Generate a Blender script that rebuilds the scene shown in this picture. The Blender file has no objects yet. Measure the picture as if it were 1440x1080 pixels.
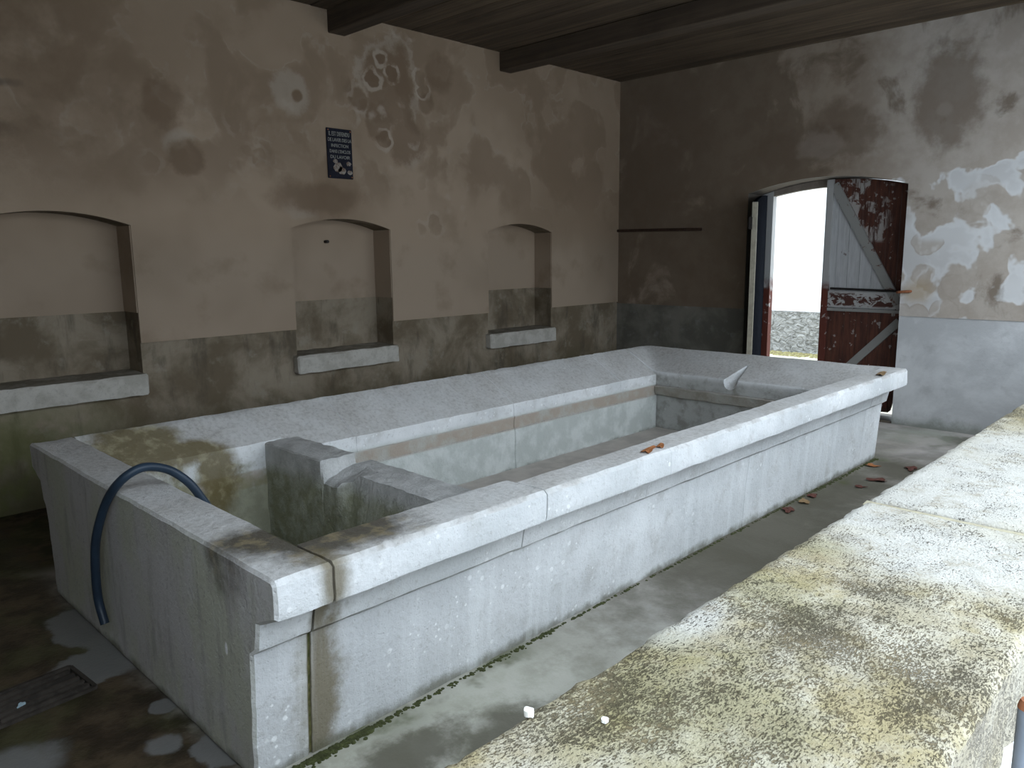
import bpy, bmesh, math, random
from mathutils import Vector, Matrix, noise as mn
random.seed(7)
C = bpy.context.scene.collection
SC = bpy.context.scene

# ------------------------------------------------------------------ camera
YAW, PITCH, ROLL, FPX = 0.7748, -0.1681, -0.0108, 1085.4
cam_d = bpy.data.cameras.new('camera'); cam = bpy.data.objects.new('camera', cam_d); C.objects.link(cam)
fw = Vector((math.cos(PITCH)*math.cos(YAW), math.cos(PITCH)*math.sin(YAW), math.sin(PITCH)))
r0 = fw.cross(Vector((0, 0, 1))).normalized(); u0 = r0.cross(fw)
rt = math.cos(ROLL)*r0 + math.sin(ROLL)*u0; up = -math.sin(ROLL)*r0 + math.cos(ROLL)*u0
cam.matrix_world = Matrix(((rt.x, up.x, -fw.x, -0.9965), (rt.y, up.y, -fw.y, -1.9278), (rt.z, up.z, -fw.z, 1.65), (0, 0, 0, 1)))
cam_d.sensor_width = 36; cam_d.lens = FPX*36/1440; cam_d.clip_start = 0.02
SC.camera = cam
# ------------------------------------------------------------------ sky (overcast) and exposure
w = bpy.data.worlds.new('overcast_sky'); SC.world = w; w.use_nodes = True
wn = w.node_tree.nodes; wl = w.node_tree.links
bg = wn['Background']
tc = wn.new('ShaderNodeTexCoord'); sx = wn.new('ShaderNodeSeparateXYZ'); wr = wn.new('ShaderNodeValToRGB')
wl.new(tc.outputs['Generated'], sx.inputs[0]); wl.new(sx.outputs['Z'], wr.inputs[0]); wl.new(wr.outputs[0], bg.inputs[0])
wr.color_ramp.elements[0].position = 0.0; wr.color_ramp.elements[0].color = (0.265, 0.30, 0.335, 1)
wr.color_ramp.elements[1].position = 1.0; wr.color_ramp.elements[1].color = (0.795, 0.90, 1.0, 1)
bg.inputs[1].default_value = 1.0
SC.view_settings.view_transform = 'Standard'; SC.view_settings.look = 'None'
SC.view_settings.gamma = 1.0; SC.view_settings.use_curve_mapping = False
SC.view_settings.exposure = 2.68

# ------------------------------------------------------------------ node helper
class NT:
    def __init__(s, name):
        s.m = bpy.data.materials.new(name); s.m.use_nodes = True
        s.n = s.m.node_tree.nodes; s.l = s.m.node_tree.links
        s.b = s.n['Principled BSDF']; s.b.inputs['Roughness'].default_value = 0.85
        s.b.inputs['Specular IOR Level'].default_value = 0.3
        g = s.n.new('ShaderNodeNewGeometry'); s.P = g.outputs['Position']; s.N = g.outputs['Normal']
        x = s.n.new('ShaderNodeSeparateXYZ'); s.l.new(s.P, x.inputs[0]); s.x, s.y, s.z = x.outputs
        x = s.n.new('ShaderNodeSeparateXYZ'); s.l.new(s.N, x.inputs[0]); s.nx, s.ny, s.nz = x.outputs
    def set(s, inp, v):
        if hasattr(v, 'is_output'): s.l.new(v, inp)
        elif isinstance(v, (tuple, list)) and inp.type == 'RGBA': inp.default_value = (*v, 1) if len(v) == 3 else v
        else: inp.default_value = v
    def math(s, op, a, b=0.0, c=None, clamp=False):
        n = s.n.new('ShaderNodeMath'); n.operation = op; n.use_clamp = clamp
        s.set(n.inputs[0], a); s.set(n.inputs[1], b)
        if c is not None: s.set(n.inputs[2], c)
        return n.outputs[0]
    def add(s, a, b): return s.math('ADD', a, b)
    def mul(s, a, b): return s.math('MULTIPLY', a, b)
    def sub(s, a, b): return s.math('SUBTRACT', a, b)
    def mx(s, *a):
        r = a[0]
        for k in a[1:]: r = s.math('MAXIMUM', r, k)
        return r
    def sm(s, v, a, b, c=0.0, d=1.0):
        n = s.n.new('ShaderNodeMapRange'); n.interpolation_type = 'SMOOTHSTEP'
        s.set(n.inputs[0], v)
        if a > b: a, b, c, d = b, a, d, c
        n.inputs[1].default_value = a; n.inputs[2].default_value = b; n.inputs[3].default_value = c; n.inputs[4].default_value = d
        return n.outputs[0]
    def scale(s, v=(1, 1, 1), off=(0, 0, 0)):
        n = s.n.new('ShaderNodeMapping'); s.l.new(s.P, n.inputs[0]); n.inputs['Scale'].default_value = v; n.inputs['Location'].default_value = off
        return n.outputs[0]
    def noise(s, sc, det=4.0, rough=0.55, dist=0.0, vec=None):
        n = s.n.new('ShaderNodeTexNoise'); s.l.new(vec if vec is not None else s.P, n.inputs['Vector'])
        n.inputs['Scale'].default_value = sc; n.inputs['Detail'].default_value = det
        n.inputs['Roughness'].default_value = rough; n.inputs['Distortion'].default_value = dist
        return n.outputs[0]
    def voro(s, sc, vec=None, feat='F1', rnd=1.0):
        n = s.n.new('ShaderNodeTexVoronoi'); n.feature = feat; s.l.new(vec if vec is not None else s.P, n.inputs['Vector'])
        n.inputs['Scale'].default_value = sc; n.inputs['Randomness'].default_value = rnd
        return n.outputs[0]
    def mix(s, f, a, b, mode='MIX'):
        n = s.n.new('ShaderNodeMix'); n.data_type = 'RGBA'; n.blend_type = mode
        s.set(n.inputs[0], f); s.set(n.inputs[6], a); s.set(n.inputs[7], b)
        return n.outputs[2]
    def blob(s, c, r, soft=0.3, wob=0.35, nz=None, sc=(1, 1, 1)):
        """soft stain around the place c, its rim broken up by noise nz"""
        mp = s.n.new('ShaderNodeVectorMath'); mp.operation = 'SUBTRACT'; s.l.new(s.P, mp.inputs[0]); mp.inputs[1].default_value = c
        ms = s.n.new('ShaderNodeVectorMath'); ms.operation = 'MULTIPLY'; s.l.new(mp.outputs[0], ms.inputs[0]); ms.inputs[1].default_value = sc
        ln = s.n.new('ShaderNodeVectorMath'); ln.operation = 'LENGTH'; s.l.new(ms.outputs[0], ln.inputs[0])
        d = s.math('DIVIDE', ln.outputs['Value'], r)
        if nz is None: nz = s.noise(5, 4)
        d = s.add(d, s.mul(s.sub(nz, 0.5), wob*4))
        return s.sm(d, 1+soft, 1-soft)
    def out(s, col, h=None, strength=0.5, dist=0.02, rough=None):
        s.set(s.b.inputs['Base Color'], col)
        if rough is not None: s.set(s.b.inputs['Roughness'], rough)
        if h is not None:
            b = s.n.new('ShaderNodeBump'); b.inputs['Strength'].default_value = strength; b.inputs['Distance'].default_value = dist
            s.l.new(h, b.inputs['Height']); s.l.new(b.outputs[0], s.b.inputs['Normal'])
        return s.m

# ------------------------------------------------------------------ materials
def m_basin():
    t = NT('weathered_limestone')
    big = t.noise(1.6, 5, .6); mid = t.noise(7, 5, .6); fine = t.noise(45, 4, .65); pit = t.voro(60)
    col = t.mix(t.sm(big, .35, .65), (.60, .615, .62), (.76, .77, .775))
    col = t.mix(t.mul(t.sm(mid, .5, .75), .5), col, (.42, .41, .385))
    ffm = t.mul(t.mul(t.sm(t.ny, -.6, -.9), t.sm(t.z, .5, .44)), t.mul(t.sm(t.x, 2.2, .9), t.sm(t.y, .35, .3)))
    col = t.mix(t.mul(ffm, .55), col, (.47, .475, .485))
    # pale lichen spots on the long front face
    sp = t.mul(t.mx(t.sm(t.voro(16), .22, .12), t.sm(t.voro(27), .2, .1)), t.sm(t.noise(3.5, 2), .46, .58))
    col = t.mix(t.mul(sp, .8), col, (.86, .87, .87))
    col = t.mix(t.mul(t.sm(fine, .55, .72), .35), col, (.30, .29, .27))
    # end face: smoother, darker brown-grey and greenish stone
    endf = t.sm(t.nx, -.5, -.9)
    endm = t.mul(endf, t.sm(t.x, .05, .02))
    ecol = t.mix(t.sm(t.noise(3.2, 4, .6, vec=t.scale((1, 1, .5))), .4, .62), (.52, .50, .49), (.49, .495, .40))
    ecol = t.mix(t.mul(t.sm(fine, .55, .7), .4), ecol, (.22, .20, .18))
    ecol = t.mix(t.mul(t.sm(t.noise(1, 5, .65, vec=t.scale((12, 12, 2.2))), .5, .68), .55), ecol, (.27, .25, .23))
    ecol = t.mix(t.mul(t.sm(t.noise(8, 5, .7), .52, .7), .4), ecol, (.62, .61, .62))
    ecol = t.mix(t.blob((0, .344, .408), .014, .3, .2, None, (1, 1.5, .7)), ecol, (1, 1, 1))
    col = t.mix(t.mul(endm, .9), col, ecol)
    # inner walls: greenish wet lime
    iny = t.mul(t.sm(t.y, .3, .4), t.sm(t.y, 2.12, 2.06)); inx = t.mul(t.sm(t.x, 1.3, 1.4), t.sm(t.x, 5.0, 4.97))
    inner = t.mul(t.mul(iny, inx), t.sm(t.z, .47, .42))
    gcol = t.mix(t.sm(mid, .4, .65), (.46, .49, .46), (.62, .645, .62))
    col = t.mix(t.mul(inner, .85), col, gcol)
    band = t.mul(t.mul(t.sm(t.z, .325, .345), t.sm(t.z, .44, .42)), t.mul(t.sm(t.y, .3, .4), t.mul(t.sm(t.y, 2.2, 2.16), t.sm(t.x, .15, .25))))
    col = t.mix(t.mul(band, t.sm(mid, .3, .6, .35, .85)), col, (.36, .285, .22))
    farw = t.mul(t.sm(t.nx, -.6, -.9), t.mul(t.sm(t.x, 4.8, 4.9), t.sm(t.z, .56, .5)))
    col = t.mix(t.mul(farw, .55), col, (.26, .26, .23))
    # warmer, darker grey on horizontal tops
    topm = t.mul(t.sm(t.nz, .6, .85), t.sm(t.noise(2.6, 5, .65), .3, .7, .55, 1.0))
    col = t.mix(t.mul(topm, .8), col, t.mix(t.sm(fine, .4, .65), (.49, .47, .445), (.35, .33, .305)))
    # small compartment: olive slime
    n5 = t.noise(6, 5, .65)
    comp = t.mul(t.mul(t.sm(t.x, .15, .22), t.sm(t.x, 1.24, 1.12)), t.mul(t.sm(t.y, .2, .25), t.sm(t.y, 2.2, 2.16)))
    slime = t.mul(comp, t.sm(t.add(t.z, t.mul(t.sub(n5, .5), .5)), .50, .34))
    col = t.mix(t.mul(slime, .8), col, t.mix(t.sm(mid, .4, .6), (.17, .165, .075), (.27, .26, .15)))
    # rust-olive slime stains on top
    st = t.mx(t.blob((.45, 2.25, .66), .20, .35, .35, n5, (.8, 1, 1)), t.blob((.70, 2.17, .61), .12, .3, .35, n5, (.7, 1, 1.5)),
              t.blob((.82, 2.16, .42), .12, .35, .35, n5, (1, 1, .5)), t.blob((.25, .25, .72), .19, .4, .4, n5, (1, 1, 1)),
              t.blob((.13, .32, .74), .15, .5, .4, n5), t.blob((.42, .20, .72), .15, .5, .4, n5, (.7, 1, 1)))
    back = t.sm(t.y, 1.2, 1.4)
    col = t.mix(t.mul(st, .9), col, t.mix(t.sm(t.noise(14, 4), .47, .68), t.mix(back, (.045, .034, .015), (.15, .115, .045)), t.mix(back, (.17, .13, .06), (.30, .265, .15))))
    gb = t.mx(t.blob((.2, 0.03, .68), .05, .5, .4, n5, (1, .5, .4)), t.blob((.21, .1, .52), .035, .5, .5, n5, (1, .4, .3)), t.blob((.225, .17, .22), .085, .5, .6, n5, (1, .5, .3)))
    col = t.mix(t.mul(gb, .85), col, (.15, .12, .06))
    # damp foot
    foot = t.sm(t.add(t.z, t.mul(t.sub(n5, .5), .12)), .05, .0)
    col = t.mix(t.mul(foot, .75), col, (.12, .115, .07))
    # vertical pale and dark runs on front face
    run = t.noise(1, 4, .6, vec=t.scale((9, 1, .6)))
    fr = t.mul(t.mul(t.sm(t.ny, -.6, -.9), t.sm(t.z, .5, .44)), t.sm(t.y, .35, .3))
    col = t.mix(t.mul(fr, t.sm(run, .45, .7, 0, .4)), col, (.80, .82, .83))
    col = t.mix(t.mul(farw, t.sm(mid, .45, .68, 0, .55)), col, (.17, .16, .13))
    tl = t.noise(1, 3, .6, vec=t.scale((70, 70, 9)))
    h = t.add(t.mul(mid, .6), t.add(t.add(t.mul(fine, .5), t.mul(t.add(farw, inner), t.mul(mid, 1.2))), t.mul(t.sm(pit, 0, .3), .12)))
    return t.out(col, h, .75, .012, t.sm(slime, 0, 1, .85, .5))

def m_divider():
    t = NT('rough_divider_stone')
    mid = t.noise(9, 5, .65); fine = t.noise(38, 4, .65)
    col = t.mix(t.sm(mid, .35, .65), (.42, .42, .41), (.58, .58, .57))
    z2 = t.add(t.z, t.mul(t.sub(t.noise(5, 4), .5), .16))
    lf = t.sm(t.nx, -.4, -.8)
    col = t.mix(t.mul(lf, t.sm(z2, .50, .40)), col, t.mix(t.sm(mid, .4, .6), (.21, .215, .12), (.34, .345, .26)))
    col = t.mix(t.mul(lf, .25), col, (.33, .335, .31))
    h = t.add(t.mul(mid, .9), t.mul(fine, .5))
    return t.out(col, h, .8, .02)

def m_parapet():
    t = NT('lichen_covered_limestone')
    big = t.noise(1.9, 4, .6); mid = t.noise(6, 6, .7); tool = t.noise(1, 4, .7, vec=t.scale((48, 95, 60))); fine = t.noise(120, 3, .7)
    col = t.mix(t.sm(mid, .38, .62), (.34, .305, .215), (.46, .43, .35))
    lich = t.mul(t.sm(t.noise(3.1, 6, .7), .42, .60), .85)
    lich = t.mul(lich, t.mx(t.sm(t.x, 1.1, .75), t.mul(t.sm(t.x, 2.2, 2.9), 1.0)))
    col = t.mix(lich, col, (.30, .25, .125))
    pale = t.mx(t.blob((1.05, -1.42, .9), .24, .5, .4, mid, (1, .9, 1)), t.blob((1.75, -1.3, .9), .42, .5, .35, mid, (.8, 1, 1)),
                t.blob((1.2, -1.16, .9), .13, .5, .4, mid), t.blob((.33, -1.13, .9), .07, .5, .4, mid, (.5, 1, 1)), t.blob((2.4, -1.4, .9), .3, .5, .4, mid))
    col = t.mix(t.mul(pale, .8), col, (.485, .48, .455))
    dk = t.mx(t.blob((.42, -1.37, .9), .10, .6, .6, mid, (.7, 1, 1)), t.blob((.36, -1.55, .9), .10, .6, .6, mid, (1, .8, 1)), t.blob((.72, -1.34, .9), .05, .6, .6, mid, (1, .6, 1)),
              t.blob((.02, -1.25, .9), .12, .6, .6, mid), t.blob((.05, -1.42, .9), .08, .6, .6, mid), t.blob((1.0, -1.2, .9), .04, .6, .6, mid))
    col = t.mix(t.mul(dk, .22), col, (.10, .085, .055))
    green = t.mx(t.blob((.05, -1.3, .9), .2, .6, .5, mid), t.blob((.9, -1.18, .9), .07, .6, .5, mid), t.blob((.55, -1.2, .9), .12, .6, .5, mid))
    col = t.mix(t.mul(green, .4), col, (.235, .22, .10))
    q = t.noise(1, 4, .75, .4, vec=t.scale((60, 130, 90))); q2 = t.noise(1, 3, .7, .3, vec=t.scale((130, 260, 150)))
    patchy = t.sm(t.noise(5.5, 6, .75), .36, .64, -.06, .07)
    quiet = t.sm(pale, 0, 1, 0, -.07)
    lift = t.add(t.add(patchy, quiet), t.mul(dk, .05))
    specks = t.mx(t.sm(t.add(t.add(q, lift), t.mul(t.sub(q2, .5), .45)), .565, .64), t.mul(t.sm(t.add(q2, lift), .56, .64), .8))
    col = t.mix(t.mul(t.sm(t.noise(14, 6, .78), .50, .66), .45), col, (.24, .195, .115))
    col = t.mix(t.mul(specks, .85), col, t.mix(t.sm(mid, .4, .6), (.05, .04, .022), (.15, .115, .06)))
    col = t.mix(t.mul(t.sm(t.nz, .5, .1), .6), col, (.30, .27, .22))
    h = t.add(t.mul(mid, .7), t.sub(t.mul(fine, .25), t.mul(specks, .5)))
    return t.out(col, h, 1.0, .016)

def m_plaster(brown, name):
    """upper wall render: pale lime plaster with brown damp maps; brown shifts how much is stained"""
    t = NT(name)
    big = t.noise(.9, 3, .5); a = t.noise(1.9, 4, .5, .25); mid = t.noise(5, 5, .6); fine = t.noise(50, 4, .6)
    return t, big, a, mid, fine

def m_left_plaster():
    t, big, a, mid, fine = m_plaster(0, 'stained_plaster_left')
    col = t.mix(t.sm(big, .38, .62), (.29, .212, .145), (.385, .290, .208))
    up = t.sm(t.z, 1.9, 2.5)
    edge = t.sm(a, .47, .57)
    col = t.mix(t.mul(t.mul(edge, up), .5), col, (.18, .122, .076))
    rim = t.mul(t.mul(t.sm(a, .475, .495), t.sm(a, .515, .5)), t.mul(up, t.sm(mid, .45, .6)))
    col = t.mix(t.mul(rim, .2), col, (.43, .37, .30))
    n5 = t.noise(6, 5, .6)
    dk = t.mx(t.blob((3.35, 3.79, 3.1), .28, .2, .3, n5, (1, 1, .8)), t.blob((3.0, 3.79, 2.95), .1, .2, .3, n5), t.blob((3.5, 3.79, 2.65), .2, .25, .35, n5), t.blob((3.2, 3.79, 2.75), .14, .2, .4, n5), t.blob((3.75, 3.79, 3.0), .1, .2, .3, n5),
              t.blob((2.42, 3.79, 2.9), .05, .25, .3, n5), t.blob((3.9, 3.79, 3.3), .16, .3, .3, n5), t.blob((1.35, 3.79, 2.7), .14, .3, .4, n5, (1, 1, .8)), t.blob((1.5, 3.79, 2.35), .12, .3, .4, n5), t.blob((2.6, 3.79, 2.12), .33, .4, .3, n5, (.8, 1, 2.6)))
    col = t.mix(t.mul(dk, .62), col, (.155, .10, .06))
    wt = t.mx(t.blob((2.36, 3.79, 2.92), .16, .2, .3, n5), t.blob((3.35, 3.79, 3.1), .34, .12, .3, n5, (1, 1, .8)), t.blob((3.05, 3.79, 2.95), .14, .15, .3, n5), t.blob((3.55, 3.79, 2.55), .12, .2, .4, n5), t.blob((1.45, 3.79, 2.45), .10, .3, .4, n5), t.blob((2.42, 3.79, 2.05), .15, .3, .4, n5, (1, 1, 1.6)))
    wt = t.mul(wt, t.sub(1.0, dk))
    col = t.mix(t.mul(wt, .5), col, (.43, .365, .295))
    # discs of blown plaster with pale salt rims
    wv = t.n.new('ShaderNodeVectorMath'); wv.operation = 'ADD'; wv.inputs[1].default_value = (0, 0, 0); t.l.new(t.P, wv.inputs[0])
    nzc = t.n.new('ShaderNodeTexNoise'); nzc.inputs['Scale'].default_value = 9; t.l.new(t.P, nzc.inputs['Vector'])
    scl = t.n.new('ShaderNodeVectorMath'); scl.operation = 'SCALE'; scl.inputs['Scale'].default_value = .10; t.l.new(nzc.outputs['Color'], scl.inputs[0]); t.l.new(scl.outputs[0], wv.inputs[1])
    flat = t.n.new('ShaderNodeVectorMath'); flat.operation = 'MULTIPLY'; flat.inputs[1].default_value = (1, 0, 1); t.l.new(wv.outputs[0], flat.inputs[0])
    vd = t.voro(4.6, vec=flat.outputs[0])
    where = t.mx(t.blob((3.35, 3.79, 2.98), .42, .25, .3, n5, (1, 1, .8)), t.mul(t.blob((1.6, 3.79, 2.4), .42, .4, .6, n5, (.8, 1, 1.4)), .3), t.mul(t.blob((3.9, 3.79, 2.1), .3, .4, .5, n5), .5))
    disc = t.mul(t.sm(vd, .36, .30), where); ring = t.mul(t.mul(t.sm(vd, .30, .36), t.sm(vd, .50, .42)), t.mul(where, t.sm(mid, .38, .55)))
    col = t.mix(t.mul(disc, .55), col, (.15, .098, .06))
    col = t.mix(t.mul(ring, .6), col, (.46, .385, .31))
    # dark leak and cracks at far left
    lk = t.mx(t.blob((.28, 3.79, 2.72), .16, .5, .6, n5, (1, 1, 6)), t.blob((.12, 3.79, 2.45), .28, .5, .4, n5, (1, 1, 5)), t.blob((.16, 3.79, 2.3), .05, .5, .4, n5, (1, 1, .1)))
    col = t.mix(t.mul(lk, .7), col, (.10, .075, .055))
    dirt_falloff = t.mul(t.mul(t.sm(t.x, 1.9, .1), t.sm(t.z, 1.9, 2.5)), t.sm(t.noise(2.2, 6, .65), .38, .62, .1, .9))  # grime plus painted light falloff towards the upper left
    col = t.mix(t.mul(dirt_falloff, .75), col, (.15, .10, .06))
    # pale worn strip above the dado
    col = t.mix(t.mul(t.sm(t.z, 2.0, 1.5), .35), col, (.39, .32, .25))
    col = t.mix(t.mul(t.sm(t.noise(2.4, 5, .6), .53, .7), .35), col, (.20, .142, .09))
    h = t.add(t.mul(edge, .25), t.add(t.mul(mid, .5), t.mul(fine, .15)))
    return t.out(col, h, .35, .015)

def m_back_plaster():
    t, big, a, mid, fine = m_plaster(0, 'stained_plaster_back')
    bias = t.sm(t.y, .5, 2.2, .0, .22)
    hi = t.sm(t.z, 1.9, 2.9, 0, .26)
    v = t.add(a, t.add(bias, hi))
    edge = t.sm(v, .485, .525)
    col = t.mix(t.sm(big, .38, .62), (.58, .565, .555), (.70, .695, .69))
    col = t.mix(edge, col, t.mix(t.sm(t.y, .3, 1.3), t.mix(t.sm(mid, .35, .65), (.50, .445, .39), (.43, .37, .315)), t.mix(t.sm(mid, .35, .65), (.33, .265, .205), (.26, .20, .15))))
    fl = t.n.new('ShaderNodeVectorMath'); fl.operation = 'MULTIPLY'; fl.inputs[1].default_value = (0, 1, 1)
    nzc = t.n.new('ShaderNodeTexNoise'); nzc.inputs['Scale'].default_value = 7; t.l.new(t.P, nzc.inputs['Vector'])
    scl = t.n.new('ShaderNodeVectorMath'); scl.operation = 'SCALE'; scl.inputs['Scale'].default_value = .10; t.l.new(nzc.outputs['Color'], scl.inputs[0])
    wv = t.n.new('ShaderNodeVectorMath'); wv.operation = 'ADD'; t.l.new(t.P, wv.inputs[0]); t.l.new(scl.outputs[0], wv.inputs[1]); t.l.new(wv.outputs[0], fl.inputs[0])
    vd = t.voro(3.6, vec=fl.outputs[0]); keep = t.sm(t.noise(1.6, 2), .40, .5)
    disc = t.mul(t.sm(vd, .47, .43), keep); drim = t.mul(t.mul(t.sm(vd, .38, .43), t.sm(vd, .47, .44)), keep)
    low = t.mul(t.sm(t.y, .9, .4), t.sm(t.z, 2.4, 2.0))
    col = t.mix(t.mul(disc, t.mul(low, .8)), col, t.mix(t.sm(mid, .35, .65), (.52, .465, .41), (.45, .39, .335)))
    col = t.mix(t.mul(drim, t.mul(low, .3)), col, (.36, .30, .25))
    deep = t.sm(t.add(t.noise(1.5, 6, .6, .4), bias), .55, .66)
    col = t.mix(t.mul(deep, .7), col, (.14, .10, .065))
    n5 = t.noise(6, 5, .6)
    dk = t.mx(t.blob((6.7, .25, 2.95), .26, .3, .35, n5, (1, 1, .6)), t.blob((6.7, 1.2, 2.75), .26, .35, .4, n5, (1, .7, 1)), t.blob((6.7, 1.75, 2.65), .2, .35, .4, n5, (1, .8, 1)), t.blob((6.7, 3.2, 2.8), .6, .5, .3, n5, (1, 1, .7)))
    col = t.mix(t.mul(dk, .65), col, (.16, .115, .08))
    sal = t.mx(t.blob((6.7, 1.35, 2.66), .16, .3, .4, n5, (1, .7, 1.2)), t.blob((6.7, .28, 2.85), .06, .3, .3, n5))
    col = t.mix(t.mul(sal, .35), col, (.38, .32, .27))
    rim = t.mul(t.sm(v, .455, .49), t.sm(v, .52, .497))
    col = t.mix(t.mul(rim, .35), col, (.80, .80, .80))
    rust = t.blob((6.7, .40, 1.26), .11, .6, .35, n5)
    col = t.mix(t.mul(rust, .65), col, (.44, .33, .20))
    h = t.add(t.mul(edge, .3), t.add(t.mul(mid, .5), t.mul(fine, .15)))
    return t.out(col, h, .35, .015)

def m_left_dado():
    t = NT('damp_cement_left')
    a = t.noise(2.3, 6, .62, .3); mid = t.noise(8, 5, .65); run = t.noise(1, 5, .65, vec=t.scale((5, 5, 1.4)))
    col = t.mix(t.sm(a, .38, .64), (.155, .12, .078), (.30, .25, .185))
    col = t.mix(t.mul(t.sm(run, .5, .68), .75), col, (.095, .078, .055))
    col = t.mix(t.mul(t.sm(mid, .55, .7), .4), col, (.34, .31, .25))
    wet = t.sm(t.add(t.z, t.mul(t.sub(a, .5), .5)), .62, .1)
    col = t.mix(t.mul(wet, .7), col, (.085, .085, .04))
    gr = t.mul(t.sm(t.x, 1.3, .2), t.sm(t.noise(3.3, 4), .45, .62))
    col = t.mix(t.mul(t.mul(gr, t.sm(t.z, .85, .5)), .6), col, (.11, .125, .035))
    h = t.add(t.mul(mid, .6), t.mul(t.noise(45, 3), .3))
    return t.out(col, h, .5, .015)

def m_back_dado():
    t = NT('damp_cement_back')
    a = t.noise(2.3, 6, .6, .3); mid = t.noise(7, 5, .65)
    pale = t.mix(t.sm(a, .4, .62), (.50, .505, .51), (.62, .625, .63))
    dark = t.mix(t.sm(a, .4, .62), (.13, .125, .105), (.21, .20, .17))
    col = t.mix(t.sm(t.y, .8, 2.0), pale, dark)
    col = t.mix(t.mul(t.sm(mid, .55, .72), .35), col, (.33, .33, .33))
    col = t.mix(t.mul(t.sm(t.x, 6.705, 6.73), .8), col, (.13, .105, .085))
    foot = t.sm(t.add(t.z, t.mul(t.sub(mid, .5), .25)), .14, .0)
    col = t.mix(t.mul(foot, .7), col, (.15, .16, .12))
    h = t.add(t.mul(mid, .6), t.mul(t.noise(45, 3), .3))
    return t.out(col, h, .4, .012)

def m_floor():
    t = NT('worn_wet_concrete')
    a = t.noise(1.7, 6, .62, .4); mid = t.noise(6, 6, .65); fine = t.noise(60, 4, .7)
    col = t.mix(t.sm(a, .38, .63), (.27, .25, .225), (.40, .38, .35))
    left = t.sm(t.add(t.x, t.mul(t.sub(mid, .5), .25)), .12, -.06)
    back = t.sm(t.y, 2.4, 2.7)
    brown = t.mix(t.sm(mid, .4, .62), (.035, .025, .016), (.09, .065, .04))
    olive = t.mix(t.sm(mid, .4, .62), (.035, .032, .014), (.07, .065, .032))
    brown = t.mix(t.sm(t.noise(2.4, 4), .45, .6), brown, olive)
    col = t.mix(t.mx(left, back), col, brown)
    dry = t.mx(t.blob((-.03, 1.72, 0), .2, .12, .35, mid, (1.6, .8, 1)), t.blob((-.1, 1.35, 0), .16, .12, .4, mid), t.blob((-.03, .85, 0), .05, .15, .4, mid), t.blob((.02, .46, 0), .11, .12, .4, mid, (1.1, 1, 1)), t.blob((-.12, .62, 0), .06, .2, .4, mid), t.blob((-.5, .85, 0), .12, .4, .5, mid))
    col = t.mix(t.mul(dry, .8), col, (.21, .21, .205))
    pas = t.mul(t.sm(t.x, 1.6, 3.0), t.sm(t.x, 5.9, 5.2))
    col = t.mix(t.mul(t.mul(pas, t.sm(t.y, .6, .3)), .8), col, t.mix(t.sm(a, .4, .62), (.13, .12, .095), (.25, .225, .19)))
    # passage between basin and parapet
    gn = t.mul(t.sm(t.x, 2.4, .6), t.mul(t.sm(t.y, .3, .1), t.sm(t.x, -.2, .1)))
    col = t.mix(t.mul(gn, .7), col, t.mix(t.sm(mid, .4, .6), (.36, .365, .29), (.46, .46, .39)))
    dk = t.mx(t.blob((.42, -.05, 0), .12, .4, .5, mid, (.45, 1, 1)), t.blob((.75, -.2, 0), .13, .5, .5, mid, (.6, 1, 1)), t.blob((3.0, -.05, 0), .5, .6, .4, mid, (.4, 1, 1)), t.blob((4.2, .1, 0), .3, .5, .4, mid, (.4, 1, 1)), t.blob((5.1, -.1, 0), .22, .5, .4, mid, (.8, .7, 1)), t.blob((6.3, -.3, 0), .28, .25, .35, mid, (1, .7, 1)))
    col = t.mix(t.mul(dk, .8), col, (.07, .062, .04))
    moss = t.mul(t.sm(t.add(t.y, t.mul(t.sub(mid, .5), .3)), .05, .19), t.sm(t.noise(3, 4), .42, .58))
    moss = t.mul(moss, t.mul(t.sm(t.x, .1, .2), t.sm(t.y, .4, .3)))
    moss = t.mul(moss, t.mx(t.sm(t.x, 1.6, .9), t.sm(t.x, 4.0, 4.6)))
    col = t.mix(t.mul(moss, .85), col, (.06, .07, .02))
    gf = t.blob((6.3, .15, 0), .3, .6, .4, mid)
    col = t.mix(t.mul(gf, .5), col, (.34, .37, .29))
    far = t.mul(t.sm(t.x, 5.2, 5.6), t.sm(t.noise(3, 3), .4, .6))
    col = t.mix(t.mul(far, .6), col, (.52, .47, .44))
    h = t.add(t.mul(mid, .7), t.mul(fine, .4))
    return t.out(col, h, .45, .012, t.mix(left, (.75, .75, .75), (.42, .42, .42)))

def m_wood(name, c1, c2, grain=(25, 1.2, 25), rough=.8, st=.5):
    t = NT(name)
    g = t.noise(1, 5, .65, .3, vec=t.scale(grain)); a = t.noise(2, 3)
    oi = t.n.new('ShaderNodeObjectInfo').outputs['Random']
    f = t.add(t.mul(t.sm(g, .3, .7), .7), t.mul(t.sub(oi, .5), .5))
    col = t.mix(t.math('MINIMUM', t.math('MAXIMUM', f, 0), 1), c1, c2)
    col = t.mix(t.mul(t.sm(a, .5, .7), .35), col, tuple(k*.5 for k in c1))
    return t.out(col, g, st, .006, rough)

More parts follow.
